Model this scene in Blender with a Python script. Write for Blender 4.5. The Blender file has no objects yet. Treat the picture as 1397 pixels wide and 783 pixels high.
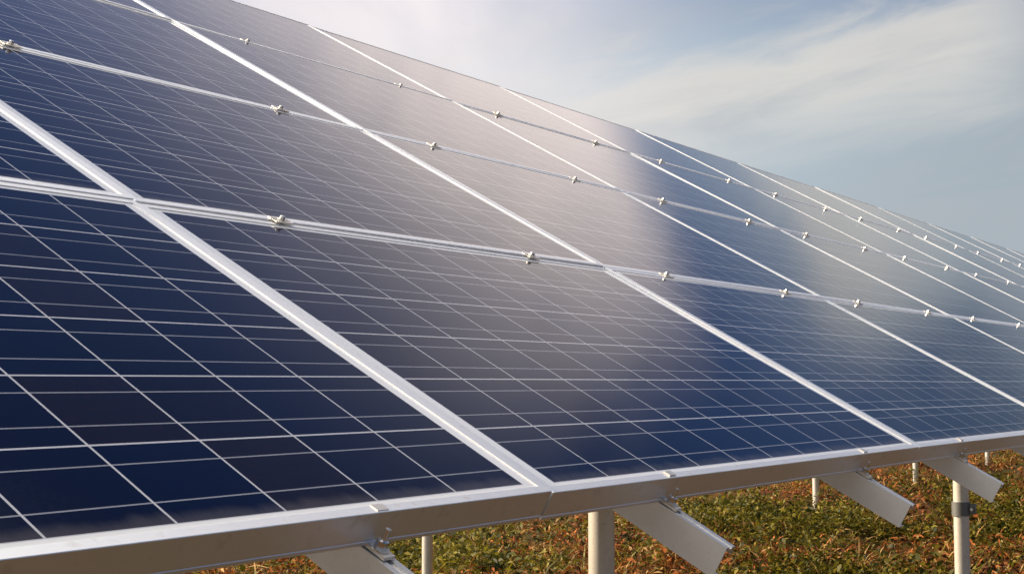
import bpy, bmesh, math, random
import numpy as np
from mathutils import Vector, Matrix

random.seed(7)
rng = np.random.default_rng(11)
S = bpy.context.scene
col = S.collection

# ------------------------------------------------------------------ camera
TILT = math.radians(28.62)          # tilt of the panels
YAW = math.radians(33.53)           # viewing direction, measured from the row direction (X)
PITCH = math.radians(3.99)
CAM = Vector((-1.6586, -1.0292, 1.0525))
LOWZ = 0.90                         # height of the array's low edge above the ground
fwd = Vector((math.cos(YAW) * math.cos(PITCH), math.sin(YAW) * math.cos(PITCH), math.sin(PITCH)))
right = Vector((math.sin(YAW), -math.cos(YAW), 0))
up = right.cross(fwd)
cd = bpy.data.cameras.new('camera')
cd.sensor_width = 36.0
cd.lens = 1888.0 / 1397.0 * 36.0
cd.clip_start = 0.05
cd.clip_end = 3000
cam = bpy.data.objects.new('camera', cd)
col.objects.link(cam)
cam.matrix_world = Matrix((
    (right.x, up.x, -fwd.x, CAM.x), (right.y, up.y, -fwd.y, CAM.y),
    (right.z, up.z, -fwd.z, CAM.z), (0, 0, 0, 1)))
S.camera = cam

# ------------------------------------------------------------------ sun, sky, exposure
SUN_AZ = math.radians(108)           # direction towards the sun, from +X towards +Y
SUN_EL = math.radians(28.5)
sun_dir = Vector((math.cos(SUN_AZ) * math.cos(SUN_EL), math.sin(SUN_AZ) * math.cos(SUN_EL), math.sin(SUN_EL)))
sd = bpy.data.lights.new('sun', 'SUN')
sd.energy = 5.0
sd.angle = math.radians(0.6)
sd.color = (1.0, 0.80, 0.56)
so = bpy.data.objects.new('sun', sd)
col.objects.link(so)
so.rotation_euler = (-sun_dir).to_track_quat('-Z', 'Y').to_euler()

W = bpy.data.worlds.new('World')
S.world = W
W.use_nodes = True


class NT:
    """Small helper for chaining shader nodes."""
    def __init__(s, tree):
        s.t = tree
        tree.nodes.clear()

    def n(s, kind, **kw):
        nd = s.t.nodes.new(kind)
        for k, v in kw.items():
            setattr(nd, k, v)
        return nd

    def put(s, sock, v):
        if isinstance(v, bpy.types.NodeSocket):
            s.t.links.new(v, sock)
        else:
            sock.default_value = v

    def m(s, op, a, b=None, c=None, clamp=False):
        nd = s.n('ShaderNodeMath', operation=op)
        nd.use_clamp = clamp
        s.put(nd.inputs[0], a)
        if b is not None: s.put(nd.inputs[1], b)
        if c is not None: s.put(nd.inputs[2], c)
        return nd.outputs[0]

    def step(s, v, lo, hi):
        nd = s.n('ShaderNodeMapRange', interpolation_type='SMOOTHSTEP')
        s.put(nd.inputs['Value'], v)
        nd.inputs['From Min'].default_value = lo
        nd.inputs['From Max'].default_value = hi
        return nd.outputs[0]

    def mix(s, f, a, b, blend='MIX'):
        nd = s.n('ShaderNodeMix', data_type='RGBA', blend_type=blend)
        s.put(nd.inputs[0], f)
        s.put(nd.inputs[6], a if isinstance(a, bpy.types.NodeSocket) else (*a, 1))
        s.put(nd.inputs[7], b if isinstance(b, bpy.types.NodeSocket) else (*b, 1))
        return nd.outputs[2]

    def noise(s, vec, scale, detail=4, rough=0.55, dist=0.0):
        nd = s.n('ShaderNodeTexNoise')
        if vec is not None: s.put(nd.inputs['Vector'], vec)
        nd.inputs['Scale'].default_value = scale
        nd.inputs['Detail'].default_value = detail
        nd.inputs['Roughness'].default_value = rough
        nd.inputs['Distortion'].default_value = dist
        return nd.outputs['Fac']

    def dot(s, vec, v):
        nd = s.n('ShaderNodeVectorMath', operation='DOT_PRODUCT')
        s.put(nd.inputs[0], vec)
        nd.inputs[1].default_value = v
        return nd.outputs['Value']

    def xyz(s, x, y, z):
        nd = s.n('ShaderNodeCombineXYZ')
        s.put(nd.inputs[0], x); s.put(nd.inputs[1], y); s.put(nd.inputs[2], z)
        return nd.outputs[0]


def build_world():
    t = NT(W.node_tree)
    out = t.n('ShaderNodeOutputWorld')
    bg = t.n('ShaderNodeBackground')
    bg.inputs['Strength'].default_value = 0.58
    t.t.links.new(bg.outputs[0], out.inputs[0])
    sky = t.n('ShaderNodeTexSky', sky_type='NISHITA')
    sky.sun_disc = False
    sky.sun_elevation = SUN_EL
    sky.sun_rotation = math.pi / 2 - SUN_AZ
    sky.air_density = 1.0
    sky.dust_density = 1.2
    base = t.mix(1.0, sky.outputs[0], (0.050, 0.065, 0.100), 'MULTIPLY')
    d = t.n('ShaderNodeTexCoord').outputs['Generated']
    f = t.dot(d, (math.cos(YAW), math.sin(YAW), 0))
    r = t.dot(d, tuple(right))
    z = t.dot(d, (0, 0, 1))
    az = t.m('MULTIPLY', t.m('ARCTAN2', r, f), 180 / math.pi)
    el = t.m('MULTIPLY', t.m('ARCSINE', z), 180 / math.pi)
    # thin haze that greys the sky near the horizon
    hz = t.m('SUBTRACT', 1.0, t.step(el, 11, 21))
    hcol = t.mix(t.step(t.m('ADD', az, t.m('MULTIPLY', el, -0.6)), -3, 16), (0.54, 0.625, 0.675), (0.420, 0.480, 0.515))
    hcol = t.mix(t.m('MULTIPLY', t.step(az, 20.0, 24.0), t.step(el, 7, 13)), hcol, (0.10, 0.16, 0.26))  # darker sky added beyond the right edge of view, to dim glass reflections
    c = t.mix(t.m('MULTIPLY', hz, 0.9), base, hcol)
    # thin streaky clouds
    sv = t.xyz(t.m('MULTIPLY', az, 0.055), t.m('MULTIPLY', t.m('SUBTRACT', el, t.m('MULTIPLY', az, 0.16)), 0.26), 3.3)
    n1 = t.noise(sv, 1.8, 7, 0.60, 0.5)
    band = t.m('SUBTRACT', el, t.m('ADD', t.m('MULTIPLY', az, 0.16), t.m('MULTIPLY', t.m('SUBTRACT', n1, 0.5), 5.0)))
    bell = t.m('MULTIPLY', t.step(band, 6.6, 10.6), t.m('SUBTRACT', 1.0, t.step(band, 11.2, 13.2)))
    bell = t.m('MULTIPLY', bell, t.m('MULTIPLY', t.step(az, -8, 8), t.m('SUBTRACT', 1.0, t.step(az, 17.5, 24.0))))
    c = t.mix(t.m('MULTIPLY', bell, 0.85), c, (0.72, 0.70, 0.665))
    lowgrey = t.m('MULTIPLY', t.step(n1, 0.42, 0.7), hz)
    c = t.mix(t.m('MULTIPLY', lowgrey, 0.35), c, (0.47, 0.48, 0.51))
    # bright glow, extended above view as an added ragged cloud that veils the glass
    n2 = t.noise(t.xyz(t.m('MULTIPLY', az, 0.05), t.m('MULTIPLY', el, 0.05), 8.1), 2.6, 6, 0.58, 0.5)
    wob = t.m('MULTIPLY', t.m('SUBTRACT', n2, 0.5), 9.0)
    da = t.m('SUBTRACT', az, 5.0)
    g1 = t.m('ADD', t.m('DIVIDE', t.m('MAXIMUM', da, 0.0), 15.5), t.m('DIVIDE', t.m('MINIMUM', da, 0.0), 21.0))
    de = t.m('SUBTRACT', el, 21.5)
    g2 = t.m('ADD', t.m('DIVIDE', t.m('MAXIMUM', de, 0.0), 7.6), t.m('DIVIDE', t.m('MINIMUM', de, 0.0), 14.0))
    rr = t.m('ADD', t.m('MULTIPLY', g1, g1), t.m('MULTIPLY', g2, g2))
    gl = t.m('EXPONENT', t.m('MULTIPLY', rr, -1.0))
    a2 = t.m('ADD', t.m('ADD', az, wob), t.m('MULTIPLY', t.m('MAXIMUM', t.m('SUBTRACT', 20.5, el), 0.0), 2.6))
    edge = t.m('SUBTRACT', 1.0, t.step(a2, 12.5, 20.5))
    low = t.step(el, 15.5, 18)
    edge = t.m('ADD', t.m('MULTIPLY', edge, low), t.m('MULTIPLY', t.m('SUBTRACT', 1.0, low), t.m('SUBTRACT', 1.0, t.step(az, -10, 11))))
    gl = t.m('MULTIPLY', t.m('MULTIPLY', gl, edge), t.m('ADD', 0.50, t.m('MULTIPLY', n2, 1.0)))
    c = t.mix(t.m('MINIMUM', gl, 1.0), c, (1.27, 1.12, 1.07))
    # broken bright cloud out of view, added as fill to whiten the frames
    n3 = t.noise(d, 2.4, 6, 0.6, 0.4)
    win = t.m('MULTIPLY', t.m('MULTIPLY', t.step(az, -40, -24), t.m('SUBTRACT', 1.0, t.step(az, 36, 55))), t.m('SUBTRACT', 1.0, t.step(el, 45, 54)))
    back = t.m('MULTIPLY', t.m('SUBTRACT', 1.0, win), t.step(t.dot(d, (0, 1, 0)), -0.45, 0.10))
    fill = t.m('MULTIPLY', t.m('MULTIPLY', t.step(n3, 0.36, 0.56), back), t.step(z, 0.10, 0.50))
    c = t.mix(t.m('MULTIPLY', fill, 0.85), c, (3.9, 3.7, 3.4))
    # extra glow round the unseen sun, added to lift frames, clamps and posts
    sdot = t.dot(d, tuple(sun_dir))
    aur = t.m('MULTIPLY', t.m('POWER', t.m('MAXIMUM', sdot, 0.0), 14.0), 2.2)
    ad = t.n('ShaderNodeMix', data_type='RGBA', blend_type='ADD')
    ad.inputs[0].default_value = 1.0
    t.put(ad.inputs[6], c)
    t.put(ad.inputs[7], t.mix(1.0, t.xyz(aur, aur, aur), (1.0, 0.90, 0.76), 'MULTIPLY'))
    c = ad.outputs[2]
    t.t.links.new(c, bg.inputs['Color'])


build_world()
S.view_settings.view_transform = 'Standard'
S.view_settings.look = 'None'
S.view_settings.exposure = 0.78
S.view_settings.gamma = 1.0
S.render.engine = 'CYCLES'
S.cycles.max_bounces = 6

# ------------------------------------------------------------------ materials


def new_mat(name):
    m = bpy.data.materials.new(name)
    m.use_nodes = True
    t = NT(m.node_tree)
    out = t.n('ShaderNodeOutputMaterial')
    b = t.n('ShaderNodeBsdfPrincipled')
    t.t.links.new(b.outputs[0], out.inputs[0])
    return m, t, b


def metal(name, colour, rough, metallic=1.0, var=0.12, nscale=9.0, streak=(1, 1, 1), bump=0.0, dust=0.0):
    m, t, b = new_mat(name)
    tc = t.n('ShaderNodeTexCoord').outputs['Object']
    mp = t.n('ShaderNodeMapping')
    mp.inputs['Scale'].default_value = streak
    t.put(mp.inputs['Vector'], tc)
    n = t.noise(mp.outputs[0], nscale, 5, 0.6)
    n2 = t.noise(tc, nscale * 7, 3, 0.6)
    c = t.mix(n, tuple(k * (1 - var) for k in colour), tuple(min(1, k * (1 + var)) for k in colour))
    c = t.mix(t.m('MULTIPLY', t.step(n2, 0.55, 0.75), dust), c, (0.42, 0.34, 0.26))
    t.put(b.inputs['Base Color'], c)
    b.inputs['Metallic'].default_value = metallic
    t.put(b.inputs['Roughness'], t.m('ADD', rough - 0.06, t.m('MULTIPLY', n2, 0.12)))
    if bump:
        bp = t.n('ShaderNodeBump')
        bp.inputs['Strength'].default_value = bump
        bp.inputs['Distance'].default_value = 0.001
        t.put(bp.inputs['Height'], n2)
        t.t.links.new(bp.outputs[0], b.inputs['Normal'])
    return m


M_frame = metal('anodised_aluminium', (0.88, 0.87, 0.85), 0.44, 0.75, 0.04, 6, dust=0.25)
M_rail = metal('galvanised_rail', (0.74, 0.725, 0.70), 0.40, 0.85, 0.10, 30, bump=0.05, dust=0.2)
M_post = metal('galvanised_pipe', (0.74, 0.69, 0.60), 0.42, 0.45, 0.22, 16, (1, 1, 0.35), bump=0.08, dust=0.55)
M_bolt = metal('stainless_bolt', (0.74, 0.72, 0.68), 0.32, 1.0, 0.1, 40)
M_clamp = metal('cast_clamp', (0.80, 0.74, 0.64), 0.40, 0.8, 0.08, 40, dust=0.2)
M_coupler = metal('grey_coupler', (0.20, 0.20, 0.195), 0.5, 0.6, 0.12, 30, dust=0.3)

# panel dimensions (metres)
PU, PS = 1.670, 0.991               # pitch of the panels along the row and up the slope
MW, MH = 1.666, 0.988               # size of one panel
CU, CS = 0.159, 0.1565              # cell pitch
NU, NS = 10, 6
U0 = (MW - NU * CU) / 2
S0 = (MH - NS * CS) / 2


def make_cell_material():
    m, t, b = new_mat('solar_cells_under_glass')
    uv = t.n('ShaderNodeUVMap').outputs[0]
    sp = t.n('ShaderNodeSeparateXYZ')
    t.put(sp.inputs[0], uv)
    u, v = sp.outputs[0], sp.outputs[1]
    cu = t.m('DIVIDE', t.m('SUBTRACT', u, U0), CU)
    cv = t.m('DIVIDE', t.m('SUBTRACT', v, S0), CS)
    iu, iv = t.m('FLOOR', cu), t.m('FLOOR', cv)
    fu, fv = t.m('SUBTRACT', cu, iu), t.m('SUBTRACT', cv, iv)
    du = t.m('MULTIPLY', t.m('MINIMUM', fu, t.m('SUBTRACT', 1.0, fu)), CU)
    dv = t.m('MULTIPLY', t.m('MINIMUM', fv, t.m('SUBTRACT', 1.0, fv)), CS)
    gapu = t.m('LESS_THAN', du, 0.0017)
    gapv = t.m('LESS_THAN', dv, 0.0017)
    b1 = t.m('LESS_THAN', t.m('ABSOLUTE', t.m('SUBTRACT', fv, 0.26)), 0.0078)
    b2 = t.m('LESS_THAN', t.m('ABSOLUTE', t.m('SUBTRACT', fv, 0.74)), 0.0078)
    bus = t.m('MAXIMUM', b1, b2)
    ins = t.m('MULTIPLY', t.m('MULTIPLY', t.m('GREATER_THAN', cu, 0.0), t.m('LESS_THAN', cu, float(NU))),
              t.m('MULTIPLY', t.m('GREATER_THAN', cv, 0.0), t.m('LESS_THAN', cv, float(NS))))
    oi = t.n('ShaderNodeObjectInfo').outputs['Random']
    wn = t.n('ShaderNodeTexWhiteNoise', noise_dimensions='3D')
    t.put(wn.inputs['Vector'], t.xyz(iu, iv, t.m('MULTIPLY', oi, 91.0)))
    rnd = wn.outputs['Value']
    # polycrystalline grains
    vo = t.n('ShaderNodeTexVoronoi', feature='F1')
    vo.inputs['Scale'].default_value = 110
    t.put(vo.inputs['Vector'], t.xyz(u, v, oi))
    gs = t.n('ShaderNodeSeparateColor')
    t.put(gs.inputs[0], vo.outputs['Color'])
    cell = t.mix(rnd, (0.0004, 0.0022, 0.018), (0.0022, 0.0026, 0.010))
    cell = t.mix(t.step(rnd, 0.78, 0.95), cell, (0.0090, 0.0050, 0.0090))
    cell = t.mix(t.m('MULTIPLY', gs.outputs[0], 0.55), cell, (0.0015, 0.003, 0.011))
    c = t.mix(bus, cell, (0.26, 0.26, 0.28))
    gap = t.m('MAXIMUM', gapu, gapv)
    c = t.mix(gap, c, (0.50, 0.49, 0.50))
    c = t.mix(ins, (0.80, 0.79, 0.77), c)
    # light dust on the glass
    dn = t.noise(t.xyz(u, v, t.m('MULTIPLY', oi, 13.0)), 5, 6, 0.65)
    fine = t.noise(t.xyz(u, v, 2.0), 160, 2, 0.5)
    dust = t.m('ADD', 0.0006, t.m('MULTIPLY', t.m('MULTIPLY', t.step(dn, 0.4, 0.75), t.step(fine, 0.35, 0.7)), 0.009))
    # dirt that rain has washed down against the lower frame edge of each panel
    wash = t.m('SUBTRACT', 1.0, t.step(t.m('SUBTRACT', v, t.m('MULTIPLY', t.noise(t.xyz(t.m('MULTIPLY', u, 9.0), v, oi), 3, 4, 0.6), 0.035)), 0.010, 0.034))
    dust = t.m('MINIMUM', t.m('ADD', dust, t.m('MULTIPLY', wash, 0.10)), 1.0)
    c = t.mix(dust, c, (0.45, 0.40, 0.36))
    t.put(b.inputs['Base Color'], c)
    t.put(b.inputs['Roughness'], t.m('ADD', 0.05, t.m('MULTIPLY', dn, 0.05)))
    b.inputs['IOR'].default_value = 1.32
    bp = t.n('ShaderNodeBump')
    bp.inputs['Strength'].default_value = 0.05
    bp.inputs['Distance'].default_value = 0.0004
    t.put(bp.inputs['Height'], t.noise(t.xyz(u, v, 0.0), 60, 2, 0.5))
    t.t.links.new(bp.outputs[0], b.inputs['Normal'])
    return m


M_cells = make_cell_material()


def plain(name, c1, c2, nscale, rough=0.8, trans=0.0):
    m, t, b = new_mat(name)
    tc = t.n('ShaderNodeTexCoord').outputs['Object']
    n = t.noise(tc, nscale, 4, 0.6)
    t.put(b.inputs['Base Color'], t.mix(t.step(n, 0.3, 0.7), c1, c2))
    b.inputs['Roughness'].default_value = rough
    b.inputs['Specular IOR Level'].default_value = 0.25
    if trans:
        out = [x for x in t.t.nodes if x.type == 'OUTPUT_MATERIAL'][0]
        tr = t.n('ShaderNodeBsdfTranslucent')
        t.put(tr.inputs[0], t.mix(t.step(n, 0.3, 0.7), c1, c2))
        mx = t.n('ShaderNodeMixShader')
        mx.inputs[0].default_value = trans
        t.t.links.new(b.outputs[0], mx.inputs[1])
        t.t.links.new(tr.outputs[0], mx.inputs[2])
        t.t.links.new(mx.outputs[0], out.inputs[0])
    return m


def soil_material():
    m, t, b = new_mat('red_brown_soil')
    tc = t.n('ShaderNodeTexCoord').outputs['Object']
    n = t.noise(tc, 1.1, 6, 0.62)
    n2 = t.noise(tc, 14, 5, 0.65)
    c = t.mix(n2, (0.026, 0.0105, 0.0045), (0.125, 0.044, 0.014))
    c = t.mix(t.step(n, 0.38, 0.58), c, (0.030, 0.028, 0.008))
    t.put(b.inputs['Base Color'], c)
    b.inputs['Roughness'].default_value = 0.95
    b.inputs['Specular IOR Level'].default_value = 0.1
    bp = t.n('ShaderNodeBump')
    bp.inputs['Strength'].default_value = 0.7
    bp.inputs['Distance'].default_value = 0.03
    t.put(bp.inputs['Height'], n2)
    t.t.links.new(bp.outputs[0], b.inputs['Normal'])
    return m


M_soil = soil_material()
M_leaf1 = plain('leaf_green', (0.070, 0.070, 0.007), (0.135, 0.118, 0.012), 3, 0.6, 0.35)
M_leaf2 = plain('leaf_yellow_green', (0.18, 0.155, 0.014), (0.28, 0.225, 0.028), 3, 0.6, 0.35)
M_leaf3 = plain('leaf_dark', (0.022, 0.032, 0.006), (0.045, 0.052, 0.010), 3, 0.6, 0.25)
M_dry1 = plain('dry_rust', (0.25, 0.070, 0.015), (0.42, 0.135, 0.030), 4, 0.85, 0.2)
M_dry2 = plain('dry_brown', (0.060, 0.022, 0.008), (0.12, 0.046, 0.015), 4, 0.85, 0.2)
M_dry3 = plain('dry_straw', (0.34, 0.20, 0.07), (0.44, 0.28, 0.12), 4, 0.85, 0.2)
M_clod = plain('clod_red', (0.12, 0.040, 0.013), (0.28, 0.100, 0.032), 9, 0.95)

# ------------------------------------------------------------------ object helpers


def tag(o, label=None, cat=None, group=None, kind=None):
    if label: o['label'] = label
    if cat: o['category'] = cat
    if group: o['group'] = group
    if kind: o['kind'] = kind
    return o


def link_mesh(name, me, mat, parent=None):
    o = bpy.data.objects.new(name, me)
    col.objects.link(o)
    if mat is not None and not me.materials:
        me.materials.append(mat)
    if parent: o.parent = parent
    return o


def bm_obj(name, bm, mat, parent=None, smooth=False):
    bmesh.ops.recalc_face_normals(bm, faces=bm.faces)
    me = bpy.data.meshes.new(name)
    bm.to_mesh(me)
    bm.free()
    if smooth:
        for p in me.polygons: p.use_smooth = True
        me.set_sharp_from_angle(angle=math.radians(35))
    return link_mesh(name, me, mat, parent)


def empty(name, loc, rot=(0, 0, 0)):
    o = bpy.data.objects.new(name, None)
    o.empty_display_size = 0.1
    col.objects.link(o)
    o.location = loc
    o.rotation_euler = rot
    return o


def add_box(bm, x0, x1, y0, y1, z0, z1, bev=0.0):
    r = bmesh.ops.create_cube(bm, size=1.0)
    vs = r['verts']
    for v in vs:
        v.co = Vector(((x0 + x1) / 2 + v.co.x * (x1 - x0), (y0 + y1) / 2 + v.co.y * (y1 - y0), (z0 + z1) / 2 + v.co.z * (z1 - z0)))
    if bev:
        es = list({e for v in vs for e in v.link_edges})
        bmesh.ops.bevel(bm, geom=es, offset=bev, segments=2, affect='EDGES', profile=0.6)


def add_cyl(bm, c, r0, r1, z0, z1, n=20, hole=0.0):
    """Lathe about z at (cx, cy)."""
    cx, cy = c
    ring = lambda r, z: [bm.verts.new((cx + r * math.cos(2 * math.pi * i / n), cy + r * math.sin(2 * math.pi * i / n), z)) for i in range(n)]
    a, b = ring(r0, z0), ring(r1, z1)
    for i in range(n):
        bm.faces.new((a[i], a[(i + 1) % n], b[(i + 1) % n], b[i]))
    if hole:
        c0, c1 = ring(hole, z0), ring(hole, z1)
        for i in range(n):
            j = (i + 1) % n
            bm.faces.new((c0[j], c0[i], c1[i], c1[j]))
            bm.faces.new((a[j], a[i], c0[i], c0[j]))
            bm.faces.new((b[i], b[j], c1[j], c1[i]))
    else:
        bm.faces.new(a[::-1])
        bm.faces.new(b)


def extrude_profile(bm, pts, y0, y1):
    """Closed profile in (x, z) extruded along y, with end faces."""
    a = [bm.verts.new((x, y0, z)) for x, z in pts]
    b = [bm.verts.new((x, y1, z)) for x, z in pts]
    n = len(pts)
    for i in range(n):
        bm.faces.new((a[i], a[(i + 1) % n], b[(i + 1) % n], b[i]))
    bm.faces.new(a[::-1]); bm.faces.new(b)


def copy_tree(root):
    """A thing with copies of its parts and sub-parts."""
    r = root.copy(); col.objects.link(r)
    for ch in root.children:
        c = ch.copy(); col.objects.link(c); c.parent = r
        for g in ch.children:
            d = g.copy(); col.objects.link(d); d.parent = c
    return r


def slope(u, s, n):
    """A point given along the row, up the slope and normal to the glass."""
    return Vector((u, s * math.cos(TILT) - n * math.sin(TILT), LOWZ + s * math.sin(TILT) + n * math.cos(TILT)))


def in_frame(p, pad=0.0):
    d = p - CAM
    z = d.dot(fwd)
    if z <= 0: return None
    x, y = 698.5 + 1888 * d.dot(right) / z, 391.5 - 1888 * d.dot(up) / z
    return (x, y) if -pad < x < 1397 + pad and -pad < y < 783 + pad else None


ORD = ['', 'first', 'second', 'third', 'fourth', 'fifth', 'sixth', 'seventh', 'eighth', 'ninth', 'tenth', 'eleventh', 'twelfth',
       'thirteenth', 'fourteenth', 'fifteenth', 'sixteenth', 'seventeenth', 'eighteenth', 'nineteenth', 'twentieth',
       'twenty-first', 'twenty-second', 'twenty-third', 'twenty-fourth', 'twenty-fifth', 'twenty-sixth', 'twenty-seventh',
       'twenty-eighth', 'twenty-ninth', 'thirtieth', 'thirty-first', 'thirty-second', 'thirty-third', 'thirty-fourth']

# ------------------------------------------------------------------ ground
NCOL0, NCOL1 = -1, 15               # panel columns


def sstep(x, a, b):
    t = np.clip((x - a) / (b - a), 0, 1)
    return t * t * (3 - 2 * t)


_waves = [(rng.normal(0, 1, 2), rng.uniform(0, 6.28)) for _ in range(26)]


def ground_z(x, y):
    z = -0.05 + 0.19 * sstep(x, 5.0, 11.5) + 0.25 * sstep(y, 12, 40)
    for i, (k, ph) in enumerate(_waves):
        fr = 0.6 * 1.16 ** i
        k = k / np.hypot(*k)
        z = z + 0.034 / (1 + 0.16 * i) * np.sin(fr * (k[0] * x + k[1] * y) + ph)
    far = np.maximum(np.abs(x - 10), np.abs(y - 4))
    return z * (1 - sstep(far, 25, 80)) + 0.1 * sstep(far, 25, 80)


def axis(lo, hi, stp):
    inner = np.arange(lo, hi, stp)
    out = stp * 1.35 ** np.arange(1, 34)
    out = np.cumsum(out); out = out[out < 900]
    return np.concatenate([lo - out[::-1], inner, inner[-1] + out])


gx, gy = axis(-2, 26, 0.06), axis(-2, 14, 0.06)
X, Y = np.meshgrid(gx, gy)
Z = ground_z(X, Y)
inside = (X > -2) & (X < 26) & (Y > -2) & (Y < 14)
Z = Z + np.where(inside, rng.normal(0, 0.008, X.shape), 0)
nx, ny = len(gx), len(gy)
co = np.stack([X, Y, Z], -1).reshape(-1, 3)
idx = np.arange(nx * ny).reshape(ny, nx)
quads = np.stack([idx[:-1, :-1], idx[:-1, 1:], idx[1:, 1:], idx[1:, :-1]], -1).reshape(-1, 4)


def fast_mesh(name, co, faces, mats, matidx=None, smooth=False):
    me = bpy.data.meshes.new(name)
    nf, k = faces.shape
    me.vertices.add(len(co)); me.vertices.foreach_set('co', co.astype(np.float32).ravel())
    me.loops.add(nf * k); me.loops.foreach_set('vertex_index', faces.astype(np.int32).ravel())
    me.polygons.add(nf)
    me.polygons.foreach_set('loop_start', np.arange(0, nf * k, k, dtype=np.int32))
    for m in mats: me.materials.append(m)
    if matidx is not None: me.polygons.foreach_set('material_index', matidx.astype(np.int32))
    if smooth: me.polygons.foreach_set('use_smooth', np.ones(nf, dtype=bool))
    me.update(calc_edges=True); me.validate()
    return me


tag(link_mesh('ground', fast_mesh('ground', co, quads, [M_soil], smooth=True), None), kind='structure')

# ------------------------------------------------------------------ posts and beams
POST_R = 0.026
REAR_Y, FRONT_Y = 3.0, 0.35
REAR_X = [3.69 + 2.51 * k for k in range(6)]
FRONT_X = [0.743, 3.25, 5.78]


def make_post(x, y, top, coupler):
    g = float(ground_z(np.array(x), np.array(y)))
    t = empty('support_post', (x, y, g))
    bm = bmesh.new()
    add_cyl(bm, (0, 0), POST_R, POST_R, -0.25, top - g, 28, hole=POST_R - 0.003)
    bm_obj('pipe', bm, M_post, t, True)
    if coupler:
        zc = 0.62 - g
        bm = bmesh.new()
        add_cyl(bm, (0, 0), POST_R + 0.006, POST_R + 0.006, zc - 0.024, zc + 0.024, 28, hole=POST_R + 0.0005)
        add_box(bm, -0.010, 0.010, -POST_R - 0.024, -POST_R - 0.004, zc - 0.018, zc + 0.018, 0.002)
        cp = bm_obj('coupler', bm, M_coupler, t, True)
        bm = bmesh.new()
        b2 = bmesh.new()
        add_cyl(bm, (0, 0), 0.006, 0.006, 0, 0.034, 6)
        bmesh.ops.rotate(bm, verts=bm.verts, cent=(0, 0, 0), matrix=Matrix.Rotation(math.pi / 2, 3, 'Y'))
        bmesh.ops.translate(bm, verts=bm.verts, vec=(-0.017, -POST_R - 0.014, zc))
        b2.free()
        bm_obj('bolt', bm, M_bolt, cp)
    return t


def beam_z(y):
    n = -0.1005
    s = (y + n * math.sin(TILT)) / math.cos(TILT)
    return LOWZ + s * math.sin(TILT) + n * math.cos(TILT)


for i, x in enumerate(FRONT_X[:2]):
    t = make_post(x, FRONT_Y, beam_z(FRONT_Y) - 0.064, True)
    tag(t, ['thick pale steel post under the low frame edge, nearest of all posts',
            'pale steel post with dark grey coupler band, beside a rail end at far right'][i], 'post', 'front posts under the low edge of the array')
rl = ['slender sunlit post far behind the bracket at lower left',
      'short glimpse of slender post just below the nearest fully seen rail',
      'slender cream post standing in the weeds between two rail ends',
      'slender cream post seen just left of the far right rail',
      'farthest slender cream post, at the right edge behind the last rail end']
for i, x in enumerate(REAR_X[:5]):
    t = make_post(x, REAR_Y, beam_z(REAR_Y) - 0.064, False)
    tag(t, rl[i], 'post', 'rear posts under the high edge of the array')

LEN_U0, LEN_U1 = NCOL0 * PU + 0.02, NCOL1 * PU - 0.02
for y, lab in ((FRONT_Y, 'long square steel beam across the tops of the front posts'),
               (REAR_Y, 'long square steel beam across the tops of the rear posts')):
    zt = beam_z(y) - 0.008
    bm = bmesh.new()
    add_box(bm, LEN_U0, LEN_U1, y - 0.025, y + 0.025, zt - 0.055, zt, 0.003)
    tag(bm_obj('support_beam', bm, M_post), lab, 'beam')

# ------------------------------------------------------------------ rails up the slope
RAIL_OFF = 0.4613
rail_u = [(c + 0.5) * PU + sg * RAIL_OFF for c in range(NCOL0, NCOL1) for sg in (-1, 1)]
RW, RT = 0.030, 0.0022
F_T, F_B = 0.0, -0.045              # frame top and underside (normal to the glass)
R_T, R_B = -0.0452, -0.1005
# C section open to one side: web on the left, slotted flange on top, short lip and narrow bottom flange
pf = [(0, R_B), (RW - 0.003, R_B), (RW - 0.003, R_B + RT), (RT, R_B + RT), (RT, R_T - RT),
      (RW / 2 - 0.0072, R_T - RT), (RW / 2 - 0.0072, R_T - 0.008), (RW / 2 - 0.005, R_T - 0.008), (RW / 2 - 0.005, R_T - 0.0045),
      (RW / 2 + 0.005, R_T - 0.0045), (RW / 2 + 0.005, R_T - 0.008), (RW / 2 + 0.0072, R_T - 0.008), (RW / 2 + 0.0072, R_T - RT),
      (RW - RT, R_T - RT), (RW - RT, R_T - 0.014), (RW, R_T - 0.014), (RW, R_T), (RW / 2 + 0.005, R_T), (RW / 2 + 0.005, R_T - 0.003),
      (RW / 2 - 0.005, R_T - 0.003), (RW / 2 - 0.005, R_T), (0, R_T)]
bm = bmesh.new()
extrude_profile(bm, pf, -0.136, 4 * PS + 0.12)
rail_me = None
seen = 0
rail_words = {0: 'galvanised slotted rail poking out below the frame, cut off at bottom left',
              1: 'galvanised rail with the largest fully visible end, below the second bracket',
              2: 'galvanised rail end in mid distance, between two thin posts',
              3: 'small galvanised rail end farthest right, in front of a banded post'}
k_vis = 0
for j, u in enumerate(rail_u):
    if rail_me is None:
        o = bm_obj('mounting_rail', bm, M_rail)
        rail_me = o.data
        first_rail = o
    else:
        o = first_rail.copy(); col.objects.link(o)
    o.location = slope(u - RW / 2, 0, 0)
    o.rotation_euler = (TILT, 0, 0)
    vis = in_frame(slope(u, -0.12, -0.05), 60)
    if vis and k_vis < 4:
        lab = rail_words[k_vis]; k_vis += 1
    elif vis or u > 1:
        lab = 'galvanised rail under the far panels, its low end barely or not seen'
    else:
        lab = 'galvanised rail under the nearest panels at the lower left'
    tag(o, lab, 'rail', 'rails carrying the panels')

# ------------------------------------------------------------------ solar panels


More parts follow.
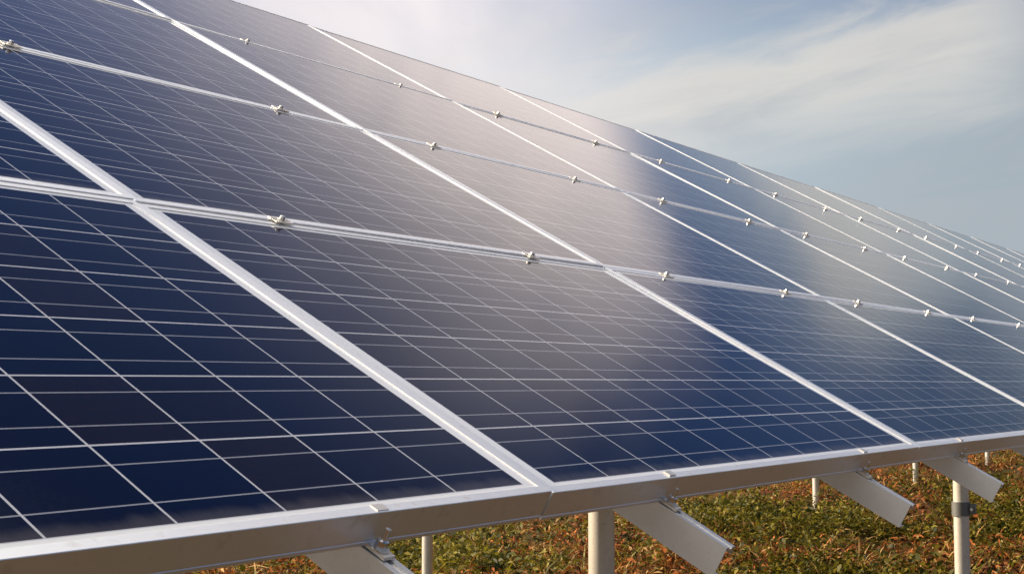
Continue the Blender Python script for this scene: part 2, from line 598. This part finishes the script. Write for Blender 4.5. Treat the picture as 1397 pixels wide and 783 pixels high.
def frame_bm():
    # profile: (inward distance, normal); swept round the rectangle with mitred corners
    prof = [(0.0007, F_T), (0.0150, F_T), (0.0150, -0.0016), (0.0022, -0.0016), (0.0022, F_B + 0.0020), (0.0240, F_B + 0.0020),
            (0.0240, F_B), (0.0, F_B), (0.0, F_B + 0.0045), (0.0009, F_B + 0.0052), (0.0009, F_B + 0.0068), (0.0, F_B + 0.0075),
            (0.0, -0.0135), (0.0006, -0.0140), (0.0006, -0.0150), (0.0, -0.0155), (0.0, F_T - 0.0007)]
    prof = prof[:12] + [(0.0, F_T - 0.0007)]
    bm = bmesh.new()
    rings = []
    for (sx, sy) in ((0, 0), (1, 0), (1, 1), (0, 1)):
        ring = []
        for d, n in prof:
            x = d if sx == 0 else MW - d
            y = d if sy == 0 else MH - d
            ring.append(bm.verts.new((x, y, n)))
        rings.append(ring)
    n = len(prof)
    for k in range(4):
        a, b = rings[k], rings[(k + 1) % 4]
        for i in range(n):
            bm.faces.new((a[i], a[(i + 1) % n], b[(i + 1) % n], b[i]))
    return bm


def laminate_mesh():
    bm = bmesh.new()
    add_box(bm, 0.003, MW - 0.003, 0.003, MH - 0.003, -0.0065, -0.0018)
    uvl = bm.loops.layers.uv.new('UVMap')
    for f in bm.faces:
        for l in f.loops:
            l[uvl].uv = (l.vert.co.x, l.vert.co.y)
    return bm


ROWS = ['lowest row', 'second row up', 'third row up', 'top row']
proto = None
for c in range(NCOL0, NCOL1):
    for r in range(4):
        loc = slope(c * PU + (PU - MW) / 2, r * PS + 0.0015, 0)
        if proto is None:
            proto = empty('solar_panel', loc, (TILT, 0, 0))
            bm_obj('frame', frame_bm(), M_frame, proto)
            bm_obj('glass_laminate', laminate_mesh(), M_cells, proto)
            o = proto
        else:
            o = copy_tree(proto)
            o.location = loc
        # tiny mounting tolerances, so that reflections break from panel to panel
        o.rotation_euler = (TILT + random.uniform(-1, 1) * 0.0028, random.uniform(-1, 1) * 0.0020, 0)
        k = c - NCOL0 + 1
        if c == -1:
            lab = ['large near solar panel with dark navy cells at lower left, lowest row',
                   'dark blue solar panel cut by the left picture edge, second row up',
                   'leftmost solar panel of the third row up', 'leftmost solar panel of the top row'][r]
        elif c == 0 and r == 0:
            lab = 'dark blue solar panel right of the widest white divider, lowest row'
        elif c >= 9:
            lab = 'tiny distant solar panel at far right, %s, %s column from left' % (ROWS[r], ORD[k])
        else:
            lab = 'blue solar panel in the %s, %s column from the left' % (ROWS[r], ORD[k])
        tag(o, lab, 'solar panel', 'solar panels of the tilted array')

# ------------------------------------------------------------------ clamps on the seams


def bolt_bm(r, h, x=0, y=0, z=0):
    bm = bmesh.new()
    add_cyl(bm, (x, y), r * 1.55, r * 1.55, z, z + 0.0016, 18)
    add_cyl(bm, (x, y), r, r, z + 0.0017, z + h, 6)
    add_cyl(bm, (x, y), r * 0.86, r * 0.70, z + h + 0.0001, z + h + 0.0012, 12)
    return bm


def make_mid_clamp():
    t = empty('panel_clamp', (0, 0, 0), (TILT, 0, 0))
    bm = bmesh.new()
    add_box(bm, -0.026, 0.026, -0.0135, -0.0042, 0.0004, 0.0034, 0.0008)
    add_box(bm, -0.026, 0.026, 0.0042, 0.0135, 0.0004, 0.0034, 0.0008)
    # channel down into the gap
    add_box(bm, -0.0255, 0.0255, -0.0013, 0.0013, -0.0020, 0.0032, 0.0006)
    bm_obj('clamp_plate', bm, M_clamp, t)
    bm_obj('bolt', bolt_bm(0.0058, 0.0075, z=0.0034), M_bolt, t)
    return t


def make_end_clamp():
    t = empty('edge_clamp', (0, 0, 0), (TILT, 0, 0))
    bm = bmesh.new()
    # Z profile in (s, n): hook on the frame lip, wall down its face, foot on the rail
    z = [(0.018, 0.0004), (0.018, 0.0028), (0.0052, 0.0028), (0.0052, -0.0398), (-0.030, -0.0398), (-0.030, -0.0440),
         (0.0094, -0.0440), (0.0094, 0.0004)]
    a = [bm.verts.new((-0.0105, s, n)) for s, n in z]
    b = [bm.verts.new((0.0105, s, n)) for s, n in z]
    m = len(z)
    for i in range(m):
        bm.faces.new((a[i], a[(i + 1) % m], b[(i + 1) % m], b[i]))
    bm.faces.new(a[::-1]); bm.faces.new(b)
    bm_obj('clamp_bracket', bm, M_clamp, t)
    bm_obj('bolt', bolt_bm(0.0080, 0.0110, 0, -0.012, -0.0396), M_bolt, t)
    bm = bmesh.new()
    add_cyl(bm, (0, -0.012), 0.0040, 0.0038, -0.0275, -0.0130, 14)
    bm_obj('bolt_thread', bm, M_bolt, t)
    return t


mid = None
SEAM = {1: 'lowest seam between panel rows', 2: 'middle seam between panel rows', 3: 'highest seam between panel rows'}
for line in (1, 2, 3):
    cnt = 0
    for u in rail_u:
        p = slope(u, line * PS, 0.0)
        v = in_frame(p, 3)
        if v is None: continue
        cnt += 1
        if mid is None:
            mid = make_mid_clamp(); o = mid
        else:
            o = copy_tree(mid)
        o.location = p
        d = (p - CAM).dot(fwd)
        if cnt == 1:
            lab = 'small bolted metal clamp leftmost on the %s' % SEAM[line]
        elif d > 11:
            lab = 'tiny distant clamp on the %s, %s from the left' % (SEAM[line], ORD[cnt])
        else:
            lab = 'small bolted metal clamp, %s from the left on the %s' % (ORD[cnt], SEAM[line])
        tag(o, lab, 'clamp', 'clamps on the seams between the panel rows')
end = None
words = ['bolted clamp gripping the low frame edge nearest the viewer, bottom left',
         'bolted clamp on the low frame edge above the largest rail end',
         'bolted clamp on the low frame edge above the middle rail end',
         'bolted clamp on the low frame edge above the rail at far right']
cnt = 0
for u in rail_u:
    p = slope(u, 0.0, 0.0)
    if in_frame(p, 4) is None or cnt > 3: continue
    if end is None:
        end = make_end_clamp(); o = end
    else:
        o = copy_tree(end)
    o.location = p
    tag(o, words[cnt], 'clamp', 'clamps along the low frame edge')
    cnt += 1

# ------------------------------------------------------------------ ground cover


def scatter(n, dens):
    """Random ground points in the strip one can see under the array, thinned by dens(x, y)."""
    pts = []
    while sum(len(p) for p in pts) < n:
        d = rng.uniform(6.4, 26, 40000) ** 1.0
        a = rng.uniform(-0.26, 0.42, 40000)
        x = CAM.x + d * (math.cos(YAW) + a * right.x)
        y = CAM.y + d * (math.sin(YAW) + a * right.y)
        keep = rng.uniform(0, 1, 40000) < dens(x, y) * np.minimum(1, (9.0 / d))
        pts.append(np.stack([x, y], -1)[keep])
    return np.concatenate(pts)[:n]


def patch(x, y, seed, sc):
    q = np.random.default_rng(seed)
    v = 0
    for i in range(9):
        k = q.normal(0, 1, 2); k /= np.hypot(*k)
        v = v + np.sin(sc * 1.35 ** i * (k[0] * x + k[1] * y) + q.uniform(0, 6.28)) / (1 + 0.25 * i)
    return v / 2.2


def leaves(n_clump, per, dens, length, width, height, spread):
    c = scatter(n_clump, dens)
    k = len(c) * per
    cx = np.repeat(c[:, 0], per); cy = np.repeat(c[:, 1], per)
    sc = np.repeat(rng.uniform(0.5, 1.35, len(c)), per)
    rad = np.abs(rng.normal(0, spread, k)) * sc
    th = rng.uniform(0, 6.28, k)
    x, y = cx + rad * np.cos(th), cy + rad * np.sin(th)
    z = ground_z(x, y) + rng.uniform(0.0, 1.0, k) ** 1.3 * height * sc * np.clip(1.2 - rad / (spread * 2.6), 0.15, 1)
    az = th + rng.normal(0, 0.9, k); elv = rng.uniform(-0.1, 1.2, k)
    L = rng.uniform(0.55, 1.3, k) * length * sc; Wd = L * width * rng.uniform(0.7, 1.3, k)
    dx, dy, dz = np.cos(az) * np.cos(elv), np.sin(az) * np.cos(elv), np.sin(elv)
    roll = rng.normal(0, 0.7, k)
    sx, sy = -np.sin(az), np.cos(az)
    nxv = np.stack([-np.cos(az) * np.sin(elv), -np.sin(az) * np.sin(elv), np.cos(elv)], -1)
    side = np.stack([sx, sy, 0 * sx], -1) * np.cos(roll)[:, None] + nxv * np.sin(roll)[:, None]
    p0 = np.stack([x, y, z], -1)
    dv = np.stack([dx, dy, dz], -1)
    mid_ = p0 + dv * (L * 0.5)[:, None]
    tip = p0 + dv * L[:, None] - np.stack([0 * L, 0 * L, L * 0.22], -1)
    v = np.stack([p0, mid_ + side * (Wd / 2)[:, None], tip, mid_ - side * (Wd / 2)[:, None]], 1).reshape(-1, 3)
    f = np.arange(4 * k).reshape(-1, 4)
    return v, f


def row_tilt(x, y):
    return patch(x, y, 5, 0.9)


def bare(x, y):
    return sstep(patch(x, y, 23, 2.3), -0.4, 0.2)


def green_share(x, y):
    return np.clip(sstep(row_tilt(x, y) - 0.075 * (np.hypot(x - CAM.x, y - CAM.y) - 7.7), -0.16, 0.16), 0.04, 1)


green_d = lambda x, y: green_share(x, y) * (0.2 + 0.8 * bare(x, y))
dry_d = lambda x, y: np.clip(1.0 - green_share(x, y), 0.05, 1) * (0.12 + 0.88 * bare(x, y))
clod_d = lambda x, y: np.clip(1.25 - bare(x, y), 0.15, 1) * np.clip(1.2 - green_share(x, y), 0.1, 1)

v, f = leaves(4600, 24, green_d, 0.042, 0.40, 0.15, 0.07)
mi = rng.choice(3, len(f), p=[0.50, 0.24, 0.26])
tag(link_mesh('green_weeds', fast_mesh('green_weeds', v, f, [M_leaf1, M_leaf2, M_leaf3], mi), None),
    'low green and yellowish weeds covering the ground under the array', 'weeds', kind='stuff')
v, f = leaves(3700, 22, dry_d, 0.052, 0.22, 0.10, 0.08)
mi = rng.choice(3, len(f), p=[0.46, 0.40, 0.14])
tag(link_mesh('dry_weeds', fast_mesh('dry_weeds', v, f, [M_dry1, M_dry2, M_dry3], mi), None),
    'rust brown dead weeds and litter on the red soil', 'dry weeds', kind='stuff')

# thin upright grass blades standing above the weeds
v, f = leaves(1900, 14, lambda x, y: (0.3 + green_share(x, y)) * bare(x, y), 0.15, 0.045, 0.05, 0.03)
mi = rng.choice(3, len(f), p=[0.45, 0.35, 0.20])
tag(link_mesh('grass_blades', fast_mesh('grass_blades', v, f, [M_leaf2, M_dry3, M_leaf1], mi), None),
    'thin yellowing grass blades standing up among the weeds', 'grass', kind='stuff')

# clods of red earth
bm = bmesh.new()
bmesh.ops.create_icosphere(bm, subdivisions=1, radius=1)
bv = np.array([q.co[:] for q in bm.verts]); bf = np.array([[q.index for q in fc.verts] for fc in bm.faces])
bm.free()
c = scatter(3000, clod_d)
vs, fs = [], []
for i, (x, y) in enumerate(c):
    s = 0.012 * math.exp(rng.normal(0.15, 0.5)); s = min(s, 0.034)
    sc = np.array([rng.uniform(0.8, 1.7), rng.uniform(0.8, 1.4), rng.uniform(0.5, 0.9)]) * s
    vv = bv * (1 + rng.normal(0, 0.14, (len(bv), 1))) * sc
    a = rng.uniform(0, 6.28)
    vv = vv @ np.array([[math.cos(a), math.sin(a), 0], [-math.sin(a), math.cos(a), 0], [0, 0, 1]])
    vs.append(vv + np.array([x, y, float(ground_z(np.array(x), np.array(y))) + sc[2] * 0.3 + 0.006]))
    fs.append(bf + i * len(bv))
tag(link_mesh('soil_clods', fast_mesh('soil_clods', np.concatenate(vs), np.concatenate(fs), [M_clod]), None),
    'small orange red clods of earth lying among the weeds', 'soil clods', kind='stuff')
